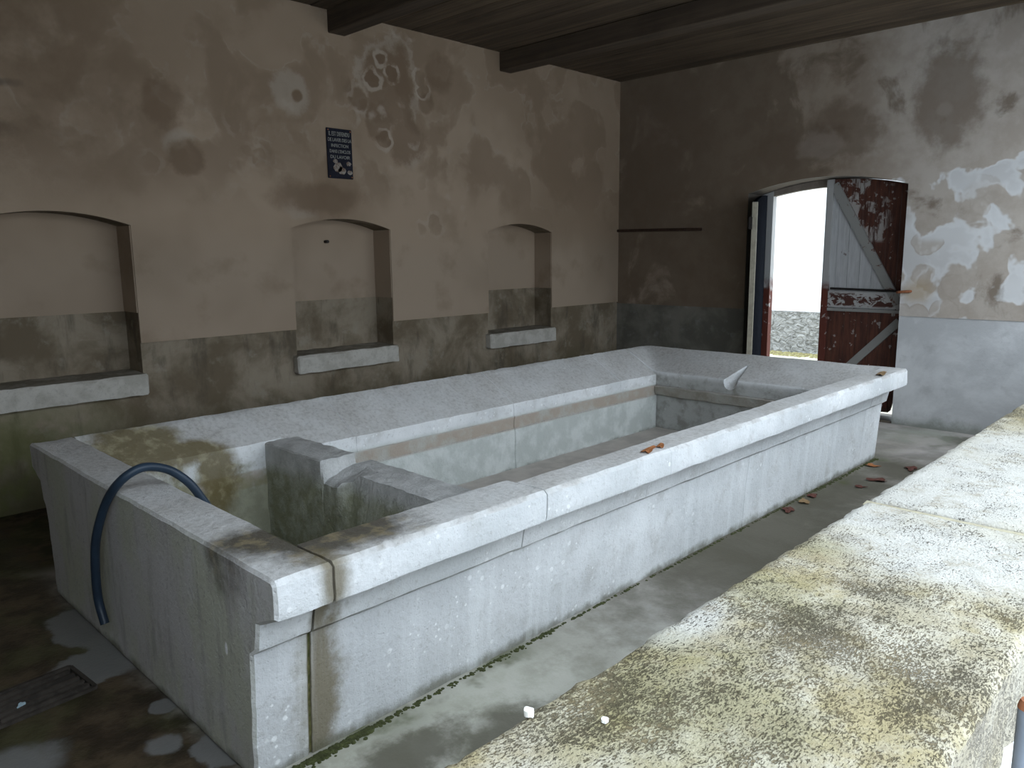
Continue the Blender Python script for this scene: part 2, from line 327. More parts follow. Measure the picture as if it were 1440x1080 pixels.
def m_door(kind):
    """old red paint peeling to grey primer; the upper-left field still carries grey paint"""
    t = NT('peeling_door_paint_'+kind)
    g = t.noise(1, 4, .65, vec=t.scale((30, 30, 4))); peel = t.noise(9, 5, .6, .5); pz = t.noise(1, 5, .65, .6, vec=t.scale((9, 9, 16)))
    red = t.mix(t.sm(g, .35, .65), (.06, .023, .016), (.11, .040, .025))
    grey = t.mix(t.sm(g, .35, .65), (.42, .42, .425), (.50, .505, .51))
    if kind == 'plank':
        # right of the diagonal (hinge side) is red, left of it grey
        dz = t.sub(t.add(1.14, t.mul(t.sub(t.y, .655), 1.771)), t.z)
        fg = t.mul(t.sm(dz, -.01, .01), t.sm(t.z, 1.05, 1.06))
        pat = t.mul(t.mul(t.sm(peel, .50, .56), t.sm(g, .4, .55)), t.mul(t.sm(t.z, 1.7, 1.75), t.sm(t.y, .70, .85)))
        pat = t.mx(pat, t.mul(t.sm(t.noise(13, 4, .6), .63, .66), .7))
        col = t.mix(pat, red, (.38, .35, .33))
        chips = t.mul(t.sm(t.noise(11, 4, .6), .64, .67), t.sm(t.z, 1.75, 1.5))
        col = t.mix(fg, col, t.mix(chips, grey, red))
    elif kind == 'rail':
        pl = t.mul(t.sm(pz, .47, .53), t.mul(t.sm(t.z, 1.075, 1.10), t.sm(t.z, 1.235, 1.20)))
        col = t.mix(pl, (.43, .42, .41), (.075, .03, .022))
    elif kind == 'brace':
        col = t.mix(t.sm(peel, .6, .66), (.29, .285, .27), (.13, .06, .045))
    else:
        up = t.sm(t.add(t.z, t.mul(t.sub(peel, .5), .5)), 1.22, 1.4)
        col = t.mix(up, t.mix(t.sm(peel, .58, .62), (.12, .033, .022), (.36, .33, .31)), (.40, .395, .385))
    return t.out(col, t.add(g, t.mul(peel, .4)), .4, .005, .6)

def m_plain(name, c, rough=.6, metal=0.0, var=.25, sc=20, bump=.2, c2=None):
    t = NT(name)
    n = t.noise(sc, 4, .6)
    col = t.mix(t.sm(n, .35, .65), c, c2 if c2 else tuple(min(1, k*(1+var)) for k in c))
    t.b.inputs['Metallic'].default_value = metal
    if rough >= 1: t.b.inputs['Specular IOR Level'].default_value = 0
    return t.out(col, n, bump, .004, rough)

def m_plinth():
    t = NT('rough_cast_plinth')
    v = t.noise(1, 4, .6, 1.2, vec=t.scale((9, 9, 15)))
    col = t.mix(t.sm(v, .3, .6), (.20, .20, .18), (.44, .44, .425))
    return t.out(col, v, 1.0, .16)

def m_sill():
    t = NT('sill_limestone')
    mid = t.noise(8, 5, .65); fine = t.noise(50, 4, .6)
    col = t.mix(t.sm(mid, .38, .62), (.42, .395, .345), (.53, .505, .455))
    col = t.mix(t.mul(t.sm(t.nz, .5, .8), .85), col, t.mix(t.sm(mid, .4, .6), (.16, .135, .10), (.27, .245, .20)))
    col = t.mix(t.mul(t.sm(fine, .55, .7), .4), col, (.3, .28, .25))
    return t.out(col, t.add(mid, t.mul(fine, .5)), .5, .01)

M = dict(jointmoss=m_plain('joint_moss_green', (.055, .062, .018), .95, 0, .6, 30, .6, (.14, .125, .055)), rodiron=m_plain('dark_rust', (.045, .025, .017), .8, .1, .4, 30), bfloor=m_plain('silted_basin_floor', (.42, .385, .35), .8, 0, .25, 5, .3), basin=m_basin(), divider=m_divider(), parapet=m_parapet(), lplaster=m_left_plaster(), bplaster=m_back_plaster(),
         ldado=m_left_dado(), bdado=m_back_dado(), floor=m_floor(), sill=m_sill(), plinth=m_plinth(),
         board=m_wood('ceiling_board_wood', (.06, .041, .026), (.15, .107, .068), (22, .9, 22)), beam=m_wood('beam_wood', (.05, .035, .024), (.10, .072, .048), (26, 1, 26)),
         plank=m_door('plank'), rail=m_door('rail'), brace=m_door('brace'), stile=m_door('stile'),
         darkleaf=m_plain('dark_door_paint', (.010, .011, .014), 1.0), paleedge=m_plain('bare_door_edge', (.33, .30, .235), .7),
         headwood=m_wood('door_head_wood', (.17, .14, .115), (.27, .23, .19), (8, 8, 8)),
         iron=m_plain('black_iron', (.03, .026, .024), .6, .4), rust=m_plain('rusty_iron', (.20, .075, .035), .8, .1, .5, 30),
         hose=m_plain('blue_rubber', (.017, .029, .046), .4, 0, .3, 12, .05), enamel=m_plain('blue_black_enamel', (.011, .011, .018), .9, 0, .4, 30),
         letter=m_plain('chipped_white_enamel', (.23, .225, .20), .6, 0, .5, 90), wornpatch=m_plain('worn_enamel', (.34, .31, .27), .7, 0, .3, 60, .3, (.16, .10, .07)),
         white=m_plain('white_render', (.80, .81, .82), .8, 0, .06, 3), ground=m_plain('pale_sandy_ground', (.44, .41, .33), .9, 0, .3, 6), pale_ground=m_plain('pale_pavement', (.62, .64, .66), .9, 0, .15, 6),
         postpaint=m_plain('blue_grey_paint', (.15, .17, .20), .5, 0, .2, 15), moss=m_plain('moss_green', (.035, .04, .013), .95, 0, .6, 40, .6), litter=m_plain('leaf_litter', (.16, .13, .06), .95, 0, .7, 25, .5, (.28, .26, .12)),
         leafred=m_plain('dry_red_leaf', (.075, .026, .018), .8, 0, .5, 60), leaforange=m_plain('dry_orange_leaf', (.26, .10, .035), .8, 0, .4, 60), leafpale=m_plain('dry_tan_leaf', (.20, .13, .065), .8, 0, .4, 60),
         chip=m_plain('white_chip', (.75, .74, .70), .8, 0, .15, 60), grate=m_plain('rotten_dark_bars', (.036, .03, .025), .75, 0, .8, 18, .5), pit=m_plain('pit_black', (.008, .008, .006), .5), scrap=m_plain('blue_white_scrap', (.42, .55, .62), .5),
         mortar=m_plain('olive_mortar', (.30, .275, .20), .95, 0, .35, 25, .4), roof=m_plain('roof_deck', (.10, .08, .06), .9), nearwall=m_plain('grey_render', (.22, .20, .17), .9, 0, .3, 3),
         frontwall=m_plain('front_wall_render', (.42, .39, .35), .9, 0, .2, 3), wetstone=m_plain('dark_wet_stone', (.085, .07, .055), .5, 0, .4, 12))

# ------------------------------------------------------------------ mesh helpers
def mesh(name, vs, fs, mat, parent=None, smooth=None):
    me = bpy.data.meshes.new(name); off = parent.location if parent and parent.type == 'EMPTY' else Vector((0, 0, 0))
    me.from_pydata([Vector(v) - off for v in vs], [], fs)
    bm = bmesh.new(); bm.from_mesh(me); bmesh.ops.recalc_face_normals(bm, faces=bm.faces); bm.to_mesh(me); bm.free()
    if smooth is not None:
        me.polygons.foreach_set('use_smooth', [True]*len(me.polygons)); me.set_sharp_from_angle(angle=math.radians(smooth))
    me.materials.append(mat)
    o = bpy.data.objects.new(name, me); C.objects.link(o)
    if parent: o.parent = parent
    return o
def tag(o, label=None, cat=None, group=None, kind=None):
    if label: o['label'] = label
    if cat: o['category'] = cat
    if group: o['group'] = group
    if kind: o['kind'] = kind
    return o
def thing(name, loc, label, cat, group=None, kind=None):
    o = bpy.data.objects.new(name, None); C.objects.link(o); o.location = loc; o.empty_display_size = .1
    return tag(o, label, cat, group, kind)
def boxdata(a, b):
    (x0, y0, z0), (x1, y1, z1) = a, b
    vs = [(x, y, z) for x in (x0, x1) for y in (y0, y1) for z in (z0, z1)]
    return vs, [(0, 1, 3, 2), (4, 6, 7, 5), (0, 4, 5, 1), (2, 3, 7, 6), (0, 2, 6, 4), (1, 5, 7, 3)]
def bevbox(name, a, b, mat, parent=None, bev=.006, seg=1):
    vs, fs = boxdata(a, b); o = mesh(name, vs, fs, mat, parent)
    bm = bmesh.new(); bm.from_mesh(o.data)
    bmesh.ops.bevel(bm, geom=bm.edges[:], offset=bev, segments=seg, affect='EDGES', profile=.5)
    bm.to_mesh(o.data); bm.free(); return o
def prism(name, poly, axis, a, b, mat, parent=None):
    """polygon in the two axes other than axis, extruded from a to b"""
    def P(p, k): return {0: (k, p[0], p[1]), 1: (p[0], k, p[1]), 2: (p[0], p[1], k)}[axis]
    n = len(poly); vs = [P(p, a) for p in poly] + [P(p, b) for p in poly]
    fs = [tuple(range(n)), tuple(range(2*n-1, n-1, -1))] + [(i, (i+1) % n, n+(i+1) % n, n+i) for i in range(n)]
    return mesh(name, vs, fs, mat, parent)
def tube(name, pts, r, mat, parent=None, n=10, smooth=40, rf=None):
    pts = [Vector(p) for p in pts]; vs = []; fs = []
    t0 = (pts[1]-pts[0]).normalized(); ref = Vector((0, 0, 1)) if abs(t0.z) < .9 else Vector((1, 0, 0))
    u = t0.cross(ref).normalized()
    for i, p in enumerate(pts):
        t = (pts[min(i+1, len(pts)-1)]-pts[max(i-1, 0)]).normalized()
        u = (u - t*u.dot(t)).normalized(); v = t.cross(u); rr = rf(i/(len(pts)-1))*r if rf else r
        vs += [p + rr*(math.cos(2*math.pi*k/n)*u + math.sin(2*math.pi*k/n)*v) for k in range(n)]
    for i in range(len(pts)-1):
        fs += [(i*n+k, i*n+(k+1) % n, (i+1)*n+(k+1) % n, (i+1)*n+k) for k in range(n)]
    fs += [tuple(range(n)), tuple(range((len(pts)-1)*n, len(pts)*n))]
    return mesh(name, vs, fs, mat, parent, smooth)
def spline(ctrl, n=10):
    out = []; c = [Vector(p) for p in ctrl]; c = [2*c[0]-c[1]] + c + [2*c[-1]-c[-2]]
    for i in range(1, len(c)-2):
        for k in range(n):
            t = k/n; a, b, d, e = c[i-1], c[i], c[i+1], c[i+2]
            out.append(.5*((2*b)+(d-a)*t+(2*a-5*b+4*d-e)*t*t+(3*b-a-3*d+e)*t**3))
    out.append(c[-2]); return out
def resample(poly, step):
    out = []
    for i, p in enumerate(poly):
        q = poly[(i+1) % len(poly)]; d = math.hypot(q[0]-p[0], q[1]-p[1]); k = max(1, round(d/step))
        out += [(p[0]+(q[0]-p[0])*j/k, p[1]+(q[1]-p[1])*j/k) for j in range(k)]
    return out
def inset(poly, d):
    n = len(poly); ar = sum(poly[i][0]*poly[(i+1) % n][1]-poly[(i+1) % n][0]*poly[i][1] for i in range(n)); s = 1 if ar > 0 else -1; out = []
    for i in range(n):
        a, b, c = Vector(poly[i-1]), Vector(poly[i]), Vector(poly[(i+1) % n])
        t = (c-a); t = t.normalized() if t.length > 1e-9 else Vector((1, 0))
        out.append((b.x - s*t.y*d, b.y + s*t.x*d))
    return out
def worn(p, amp, f=9.0, seed=0.0):
    q = Vector(p)*f + Vector((seed, seed*1.7, seed*.3))
    return Vector((mn.noise(q), mn.noise(q+Vector((31, 7, 3))), mn.noise(q+Vector((5, 47, 19)))))*amp
def loft(name, prof, x0, x1, mat, parent, step=.04, amp=.004, bev=.006, rough=None, smooth=35):
    """stone block: profile (y,z) carried along x, arrises eased at both ends, surface left uneven"""
    n = max(2, round((x1-x0)/step)); xs = [x0, x0+bev] + [x0+bev+(x1-x0-2*bev)*i/n for i in range(1, n)] + [x1-bev, x1]
    vs = []; fs = []; m = None
    for i, x in enumerate(xs):
        pr = resample(prof(x) if callable(prof) else prof, step)
        if i in (0, len(xs)-1): pr = inset(pr, bev)
        if m is None: m = len(pr)
        for (y, z) in pr:
            v = Vector((x, y, z)); v += worn(v, amp) + worn(v, amp*.5, 30)
            if rough: v += rough(v)
            vs.append(v)
    for i in range(len(xs)-1):
        fs += [(i*m+k, i*m+(k+1) % m, (i+1)*m+(k+1) % m, (i+1)*m+k) for k in range(m)]
    fs += [tuple(range(m)), tuple(range((len(xs)-1)*m, len(xs)*m))]
    return mesh(name, vs, fs, mat, parent, smooth)
def cut(o, cutters):
    for c in cutters:
        md = o.modifiers.new('cut', 'BOOLEAN'); md.object = c; md.operation = 'DIFFERENCE'; md.solver = 'EXACT'
    dg = bpy.context.evaluated_depsgraph_get(); me = bpy.data.meshes.new_from_object(o.evaluated_get(dg))
    o.modifiers.clear(); o.data = me
    return o
def drop(objs):
    for c in objs: bpy.data.objects.remove(c, do_unlink=True)
def arch(a, b, z0, spring, rise, n=14):
    c = (a+b)/2; h = (b-a)/2
    return [(a, z0), (b, z0)] + [(c+h*(1-2*i/n), spring+rise*(1-(1-2*i/n)**2)) for i in range(n+1)]

# ------------------------------------------------------------------ room
WL, XB, ZD, ZC = 3.789, 6.70, 1.047, 3.607
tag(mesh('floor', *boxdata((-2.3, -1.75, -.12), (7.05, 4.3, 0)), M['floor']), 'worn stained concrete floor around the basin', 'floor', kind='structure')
NICHES = [(.08, 1.065), (2.30, 3.29), (4.50, 5.475)]
def niche_cutters(y0, y1, grow=0.0, zb=.70):
    return [prism('cutter', arch(a-grow, b+grow, zb, 1.868+grow, .083), 1, y0, y1, M['roof']) for a, b in NICHES]
ct = niche_cutters(WL-.1, WL+.245)
wall_left = tag(cut(mesh('wall_left', *boxdata((-2.5, WL, -.1), (7.1, WL+.45, 3.75)), M['ldado']), ct), 'left plastered wall with three arched niches and a damp grey dado', 'wall', kind='structure')
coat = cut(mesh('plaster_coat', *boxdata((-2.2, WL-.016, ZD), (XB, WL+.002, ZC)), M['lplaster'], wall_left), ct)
drop(ct)
# ragged lower edge of the plaster is carried as separate backs inside the niches
for a, b in NICHES:
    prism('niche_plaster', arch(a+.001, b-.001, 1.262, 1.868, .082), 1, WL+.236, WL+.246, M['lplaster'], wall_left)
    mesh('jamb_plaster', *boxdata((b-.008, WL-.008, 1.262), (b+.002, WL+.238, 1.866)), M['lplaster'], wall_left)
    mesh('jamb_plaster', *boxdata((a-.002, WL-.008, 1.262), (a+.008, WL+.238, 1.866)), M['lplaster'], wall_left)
DY0, DY1, DSP, DRISE = .53, 2.10, 2.236, .117
dc = [prism('cutter', arch(DY0, DY1, -.001, DSP, DRISE), 0, 6.5, 7.3, M['roof'])]
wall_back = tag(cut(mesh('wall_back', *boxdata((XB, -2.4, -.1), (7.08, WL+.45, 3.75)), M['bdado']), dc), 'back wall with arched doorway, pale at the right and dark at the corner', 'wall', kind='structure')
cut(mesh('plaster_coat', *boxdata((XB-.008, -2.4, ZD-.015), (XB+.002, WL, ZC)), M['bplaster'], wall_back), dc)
drop(dc)
tag(mesh('wall_near', *boxdata((-2.5, -1.7, -.1), (-2.2, WL, 3.75)), M['nearwall']), 'plain end wall beside the open bay, out of view', 'wall', kind='structure')
wf = tag(mesh('wall_front', *boxdata((-2.2, -1.62, 0), (-1.75, -1.16, 3.6)), M['frontwall']), 'front pier and lintel framing the open bay', 'wall', kind='structure')
mesh('lintel', *boxdata((-1.75, -1.42, 2.95), (XB, -1.2, 3.6)), M['frontwall'], wf)
# ceiling: boards laid across, beams under them, deck above
ceil = tag(mesh('ceiling', *boxdata((-2.5, -1.45, ZC+.024), (7.1, WL+.45, 3.9)), M['roof']), 'dark timber ceiling of boards on square beams', 'ceiling', kind='structure')
bw = .145; x = -2.2
bd = None
while x < XB-.02:
    dz = random.uniform(-.003, .003)
    if bd is None:
        bd = bevbox('ceiling_board', (0, -1.2, 0), (bw-.006, WL, .02), M['board'], ceil, .003); o = bd
    else:
        o = bd.copy(); C.objects.link(o); o.parent = ceil
    o.location = (x, 0, ZC+dz); x += bw
for bx in (.775, 2.735, 4.70):
    bevbox('beam', (bx, -1.2, ZC-.178), (bx+.165, WL, ZC), M['beam'], ceil, .008)

# ------------------------------------------------------------------ basin
H, L, W = .738, 5.349, 2.438
BAS = thing('washing_basin', (2.67, 1.22, 0), 'long pale limestone washing basin with sloped rims and small end compartment in mid-floor', 'basin')
OUT = [(.172, .447), (.14, .470), (.122, .562), (.05, .594), (.004, .612), (0, .63), (0, .722), (.016, .737)]
def chip(v):
    # knocked arrises along the upper lip
    k = max(0, mn.noise(v*22+Vector((3, 9, 1)))-.15)
    near = math.exp(-((v.z-.735)**2)/.0006)*math.exp(-(min(v.y, W-v.y)**2)/.0012)
    return Vector((0, .014 if v.y < 1 else -.014, -.014))*k*near
def front_prof(x, low=.447):
    ins = [(.215, H), (.262, .62), (.262, low)] if x < 1.16 else [(.165, H), (.385, .53), (.385, low)]
    return OUT + [(.03, H)] + ins
def back_prof(x, low=.43):
    ins = [(2.15, .587), (2.15, low)] if x < 1.2172 else [(2.06, .53), (2.06, low)]
    return [(W-y, z) for y, z in OUT] + [(W-.03, H)] + ins
# near end slab, the full height and width
near = [(.205, 0)] + OUT + [(.03, H), (W-.03, H)] + [(W-y, z) for y, z in OUT[::-1]] + [(W-.205, 0)]
loft('end_slab', near, 0, .198, M['basin'], BAS, .04, .003, .01, chip)
for a, b in ((.2, 2.035), (2.0365, 4.987)):
    for p, q in (((a, 1.157), (1.163, b)) if a < 1.1 else ((a, b),)):
        loft('front_coping', front_prof, p, q, M['basin'], BAS, .04, .0035, .003 if q != 1.157 and p != 1.163 else .0005, chip)
for a, b in ((.205, 3.15), (3.1515, 4.987)):
    loft('front_slab', [(.205, 0), (.174, .4465), (.385, .4465), (.385, 0)], a, b, M['basin'], BAS, .05, .003, .002)
for p, q in ((.2, 1.217), (1.2175, 1.68), (1.682, 3.09), (3.092, 4.44), (4.442, 4.988)):
    loft('back_coping', back_prof, p, q, M['basin'], BAS, .04, .004, .002 if p != .2 and q != 1.217 and p != 1.2175 else .0005, chip)
loft('back_slab', [(2.15, 0), (2.15, .4295), (W-.17, .4295), (W-.2, 0)], .205, 1.22, M['basin'], BAS, .05, .006)
for p, q in ((1.223, 3.09), (3.095, 4.985)):
    loft('back_slab', [(2.046, 0), (2.046, .339), (2.056, .345), (2.056, .4295), (W-.17, .4295), (W-.2, 0)], p, q, M['basin'], BAS, .05, .005)
def far_prof(x):
    ys = [.03, .165, .22, .28, .34, .385] + [.45+.08*i for i in range(20)] + [2.06, 2.12, 2.18, 2.24, 2.30, 2.36, W-.03]
    top = []
    for y in ys:
        d = min(L-.02-x, W-.03-y, (y-.165) if y >= .165 else 9)
        d = 9 if y < .166 else d
        top.append((y, H-.553*max(0, .38-max(d, 0)) if d < 9 else H))
    top = [(y, H - .553*min(.38, max(0, min(.38, (L-.02-x), 9)))) for y in ys]
    out = []
    for y in ys:
        dx = L-.02-x; h1 = H-.553*max(0, min(dx, .38))
        hb = H-.553*max(0, min(W-.03-y, .38)); hf = H-.553*max(0, min((y-.165)*1.73, .38))
        out.append((y, max(h1, hb, hf)))
    return [(.205, 0)] + OUT + out + [(W-y, z) for y, z in OUT[::-1]] + [(W-.205, 0)]
# fixed-count profile so that all stations share one topology
_rs = resample
def loft_far():
    n = 11; xs = [4.99, 4.996] + [4.996+(L-.012-4.996)*i/n for i in range(1, n+1)] + [L]
    vs = []; fs = []; m = None
    for i, x in enumerate(xs):
        pr = far_prof(x)
        if i in (0, len(xs)-1): pr = inset(pr, .006)
        m = len(pr)
        for y, z in pr:
            v = Vector((x, y, z)); v += worn(v, .004) + chip(v); vs.append(v)
    for i in range(len(xs)-1): fs += [(i*m+k, i*m+(k+1) % m, (i+1)*m+(k+1) % m, (i+1)*m+k) for k in range(m)]
    fs += [tuple(range(m)), tuple(range((len(xs)-1)*m, len(xs)*m))]
    return mesh('end_slab', vs, fs, M['basin'], BAS, 35)
far = loft_far()
# carved overflow scoop in the far sloped rim
A, Bv = Vector((5.19, 1.255, .66)), Vector((4.88, 1.325, .49)); ax = (Bv-A); bm = bmesh.new()
bmesh.ops.create_cone(bm, cap_ends=True, segments=24, radius1=.010, radius2=.095, depth=ax.length, matrix=Matrix.Translation((A+Bv)/2) @ ax.to_track_quat('Z', 'Y').to_matrix().to_4x4())
me = bpy.data.meshes.new('cutter'); bm.to_mesh(me); bm.free(); me.materials.append(M['basin']); cone = bpy.data.objects.new('cutter', me); C.objects.link(cone)
bpy.context.view_layer.update(); cut(far, [cone]); drop([cone])
# rough course at the waterline of the far wall
loft('waterline_course', [(.39, .345), (.39, .425), (2.05, .425), (2.05, .345)], 4.955, 4.992, M['basin'], BAS, .04, .007, .004)
loft('basin_floor', [(.385, 0), (.385, .03), (2.046, .03), (2.046, 0)], 1.34, 4.99, M['bfloor'], BAS, .12, .003)
loft('basin_floor', [(.262, 0), (.262, .04), (2.15, .04), (2.15, 0)], .2, 1.11, M['basin'], BAS, .08, .003)
# divider between the small compartment and the main trough: a high back block, a low chipped front block
loft('divider_block', [(1.55, 0), (1.545, .505), (1.555, .582), (2.16, .582), (2.16, 0)], 1.112, 1.33, M['divider'], BAS, .03, .005, .008, lambda v: worn(v, .006, 22))
def low_block():
    ys = [.27+.03*i for i in range(36)] + [1.34, 1.36, 1.38, 1.40, 1.415, 1.43, 1.46, 1.49, 1.52, 1.548]
    vs = []; fs = []; m = 0
    for y in ys:
        n1 = .012*mn.noise(Vector((y*14, 2, 5))); n2 = .012*mn.noise(Vector((y*11, 8, 1)))
        pa = [(1.112, 0), (1.112, .15), (1.113, .30+n1), (1.14+n1, .37+n2), (1.165+n2, .44), (1.19+n1*.4, .505), (1.196+n1*.4, .525), (1.24, .526), (1.32, .526)]
        pb = [(1.112, 0), (1.112, .15), (1.112, .34), (1.113, .42+n1), (1.118, .455+n2), (1.15, .478+n1), (1.20, .49+n2), (1.24, .508+n1*.5), (1.32, .526)]
        k = max(0, min(1, (y-1.33)/.085)); pr = [(u[0]+(v[0]-u[0])*k, u[1]+(v[1]-u[1])*k) for u, v in zip(pa, pb)]
        pr += [(1.425, .525), (1.432, .518), (1.432, .25), (1.432, 0)]; m = len(pr)
        vs += [Vector((x, y, z)) + worn((x, y, z), .006, 24) for x, z in pr]
    for i in range(len(ys)-1): fs += [(i*m+k, i*m+(k+1) % m, (i+1)*m+(k+1) % m, (i+1)*m+k) for k in range(m)]
    fs += [tuple(range(m)), tuple(range((len(ys)-1)*m, len(ys)*m))]
    return mesh('divider_block', vs, fs, M['divider'], BAS, 28)
low_block()
# mossy mortar in the open joint by the near corner
loft('joint_moss', [(.212, 0), (.182, .44), (.3, .44), (.3, 0)], .194, .212, M['jointmoss'], BAS, .03, .006, .002)

# ------------------------------------------------------------------ parapet in the foreground
PAR = thing('stone_parapet', (2.8, -1.4, 0), 'broad lichen-spotted limestone parapet crossing the right foreground', 'parapet')
def prough(v):
    top = 1 if v.z > .88 else 0
    k = mn.noise(v*9+Vector((4, 4, 4)))*.5 + mn.noise(v*24)*.35 + mn.noise(v*60)*.22
    d = Vector((0, 0, .006*k))*top
    e = min(abs(v.y+1.115), abs(v.y+1.67)); near = math.exp(-e*e/.00012)
    c = (max(0, mn.noise(v*11+Vector((8, 2, 5))))*.012 + max(0, mn.noise(v*38+Vector((2, 7, 5))))*.010)*near
    s = -1 if v.y > -1.39 else 1
    return d + Vector((0, s*c, -c*.7 if top else 0))
PP = [(-1.67, .715), (-1.665, .885), (-1.65, .9), (-1.135, .9), (-1.115, .888), (-1.12, .715)]
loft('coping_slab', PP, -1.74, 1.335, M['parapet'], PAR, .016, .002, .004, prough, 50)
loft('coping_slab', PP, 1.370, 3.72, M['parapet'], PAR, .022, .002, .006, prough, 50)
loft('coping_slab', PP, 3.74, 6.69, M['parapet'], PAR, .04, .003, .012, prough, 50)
for xj in (1.33, 3.715):
    loft('joint_mortar', [(-1.66, .72), (-1.66, .893), (-1.119, .893), (-1.122, .72)], xj, xj+.045, M['mortar'], PAR, .02, .003, .002)
loft('parapet_base', [(-1.61, -.1), (-1.61, .714), (-1.17, .714), (-1.17, -.1)], -1.74, 6.69, M['white'], PAR, .1, .004)

# ------------------------------------------------------------------ sills in the niches
for i, ((a, b), lab) in enumerate(zip(NICHES, ('pale stone sill under the niche at the left edge, cut off by the frame', 'pale stone sill under the middle niche, below the dark plaque', 'pale stone sill under the niche nearest the room corner'))):
    s = loft('niche_sill', [(3.712, .685), (3.71, .815), (3.722, .832), (WL+.24, .838), (WL+.24, .685)], a-.035, b+.008, M['sill'], None, .035, .004, .012, lambda v: worn(v, .004, 18))
    tag(s, lab, 'sill', 'stone sills of the wall niches')
slot_ob = tag(tube('niche_slot', [(2.77, WL+.24, 1.765), (2.77, WL+.21, 1.765), (2.77, WL+.19, 1.765)], .014, M['iron'], None, 8), 'small dark slot hole in the back of the middle niche', 'hole')  # dark stub stands in for a slot hole in the niche wall

# ------------------------------------------------------------------ plaque
PL = thing('enamel_plaque', (2.79, WL-.016, 2.28), 'dark blue enamel notice plaque with worn pale lettering on the left wall', 'plaque')
def sk(x, z): return (x + (z-2.28)*-.02, z)
bevbox('panel', (2.667, WL-.029, 2.281), (2.912, WL-.016, 2.684), M['enamel'], PL, .004)
def text(s, zc, wd, ht, xc):
    cu = bpy.data.curves.new('letters', 'FONT'); cu.body = s; cu.align_x = 'CENTER'; cu.align_y = 'CENTER'; cu.extrude = .01
    o = bpy.data.objects.new('letters', cu); C.objects.link(o); bpy.context.view_layer.update()
    me = bpy.data.meshes.new_from_object(o.evaluated_get(bpy.context.evaluated_depsgraph_get()))
    bpy.data.objects.remove(o, do_unlink=True)
    xs = [v.co.x for v in me.vertices]; ys = [v.co.y for v in me.vertices]
    sx, sy = wd/(max(xs)-min(xs)), ht/(max(ys)-min(ys)); cx, cy = (max(xs)+min(xs))/2, (max(ys)+min(ys))/2
    for v in me.vertices:
        x, y, z = v.co; v.co = Vector((xc+(x-cx)*sx, WL-.0295-(.002 if z > 0 else -.001), zc+(y-cy)*sy)) - PL.location
    me.materials.append(M['letter']); ob = bpy.data.objects.new('lettering', me); C.objects.link(ob); ob.parent = PL
for s, zc, wd, ht, xc in (('IL EST DEFENDU', 2.640, .20, .034, 2.787), ('DE LAVER DES LA', 2.592, .225, .028, 2.79), ('INFECTION', 2.546, .165, .026, 2.79), ('DANS L’ENCLOS', 2.500, .20, .026, 2.79), ('DU LAVOIR', 2.455, .19, .026, 2.79)):
    text(s, zc, wd, ht, xc)
random.seed(3)
for cx, cz, r in ((2.765, 2.375, .048), (2.80, 2.345, .04), (2.87, 2.405, .022), (2.88, 2.335, .024), (2.74, 2.42, .022)):
    pts = [(cx+r*(1+.35*mn.noise(Vector((k*1.3, cx*50, 2))))*math.cos(k*math.pi/6), cz+.8*r*(1+.35*mn.noise(Vector((k*1.1, cz*50, 9))))*math.sin(k*math.pi/6)) for k in range(12)]
    prism('worn_patch', pts, 1, WL-.0305, WL-.0285, M['wornpatch'], PL)
for xx, zz in ((2.682, 2.668), (2.897, 2.668), (2.682, 2.296), (2.897, 2.296)):
    tube('nail', [(xx, WL-.027, zz), (xx, WL-.033, zz)], .006, M['rust'], PL, 8)

# ------------------------------------------------------------------ doorway
TR = thing('trim_1', (7.02, 1.31, 0), 'wooden frame with arched head inside the doorway', 'door frame', kind='structure')
def az(y): return DSP+DRISE*(1-((y-1.315)/.785)**2)
prism('frame_post', [(1.965, 0), (2.098, 0), (2.098, az(2.098)-.004), (1.965, az(1.965)-.004)], 0, 6.992, 7.07, M['stile'], TR)
prism('frame_post', [(.532, 0), (.60, 0), (.60, az(.60)-.004), (.532, az(.532)-.004)], 0, 6.992, 7.07, M['stile'], TR)
hy = [1.964-.0682*i for i in range(21)]
prism('frame_head', [(y, az(y)-.004) for y in hy] + [(y, 2.276-.145*((y-1.315)/.66)**2*.45) for y in hy[::-1]], 0, 6.995, 7.07, M['headwood'], TR)
th = tag(bevbox('trim_2', (6.705, .535, -.03), (7.07, 2.095, .018), M['wetstone'], None, .01), 'dark wet stone threshold of the doorway', 'threshold', kind='structure')
D1 = thing('door_1', (6.95, .55, 0), 'closed right door leaf of peeling red and grey planks with diagonal braces', 'door', kind='structure')
pw = (1.365-.548)/7
for i in range(7):
    y0 = .548+i*pw; y1 = y0+pw-.004; b0 = .045+.01*random.random()
    bot = [(y0, .235), (y0+.04, .228), (y0+.066, .20), (y0+.078, .11), (y0+.088, .07), (y1, b0)] if i == 0 else [(y0, b0+.004), (y1, b0)]
    prism('plank', bot + [(y1-(y1-y0)*k/4, az(y1-(y1-y0)*k/4)-.012) for k in range(5)], 0, 6.952-.002*random.random(), 6.985, M['plank'], D1)
def bar(name, p, q, wd, x0, x1, mat, par):
    p, q = Vector(p), Vector(q); t = (q-p).normalized(); n = Vector((-t.y, t.x))*wd/2
    return prism(name, [tuple(p+n), tuple(q+n), tuple(q-n), tuple(p-n)], 0, x0, x1, mat, par)
bar('brace', (1.30, 2.29), (.62, 1.12), .085, 6.925, 6.951, M['brace'], D1)
bar('brace', (.60, .96), (1.28, .24), .075, 6.925, 6.951, M['brace'], D1)
prism('rail', [(.56, 1.075), (1.30, 1.075), (1.30, 1.235), (.56, 1.235)], 0, 6.927, 6.951, M['rail'], D1)
prism('rail', [(.56, 1.035), (1.30, 1.035), (1.30, 1.065), (.56, 1.065)], 0, 6.92, 6.951, M['brace'], D1)
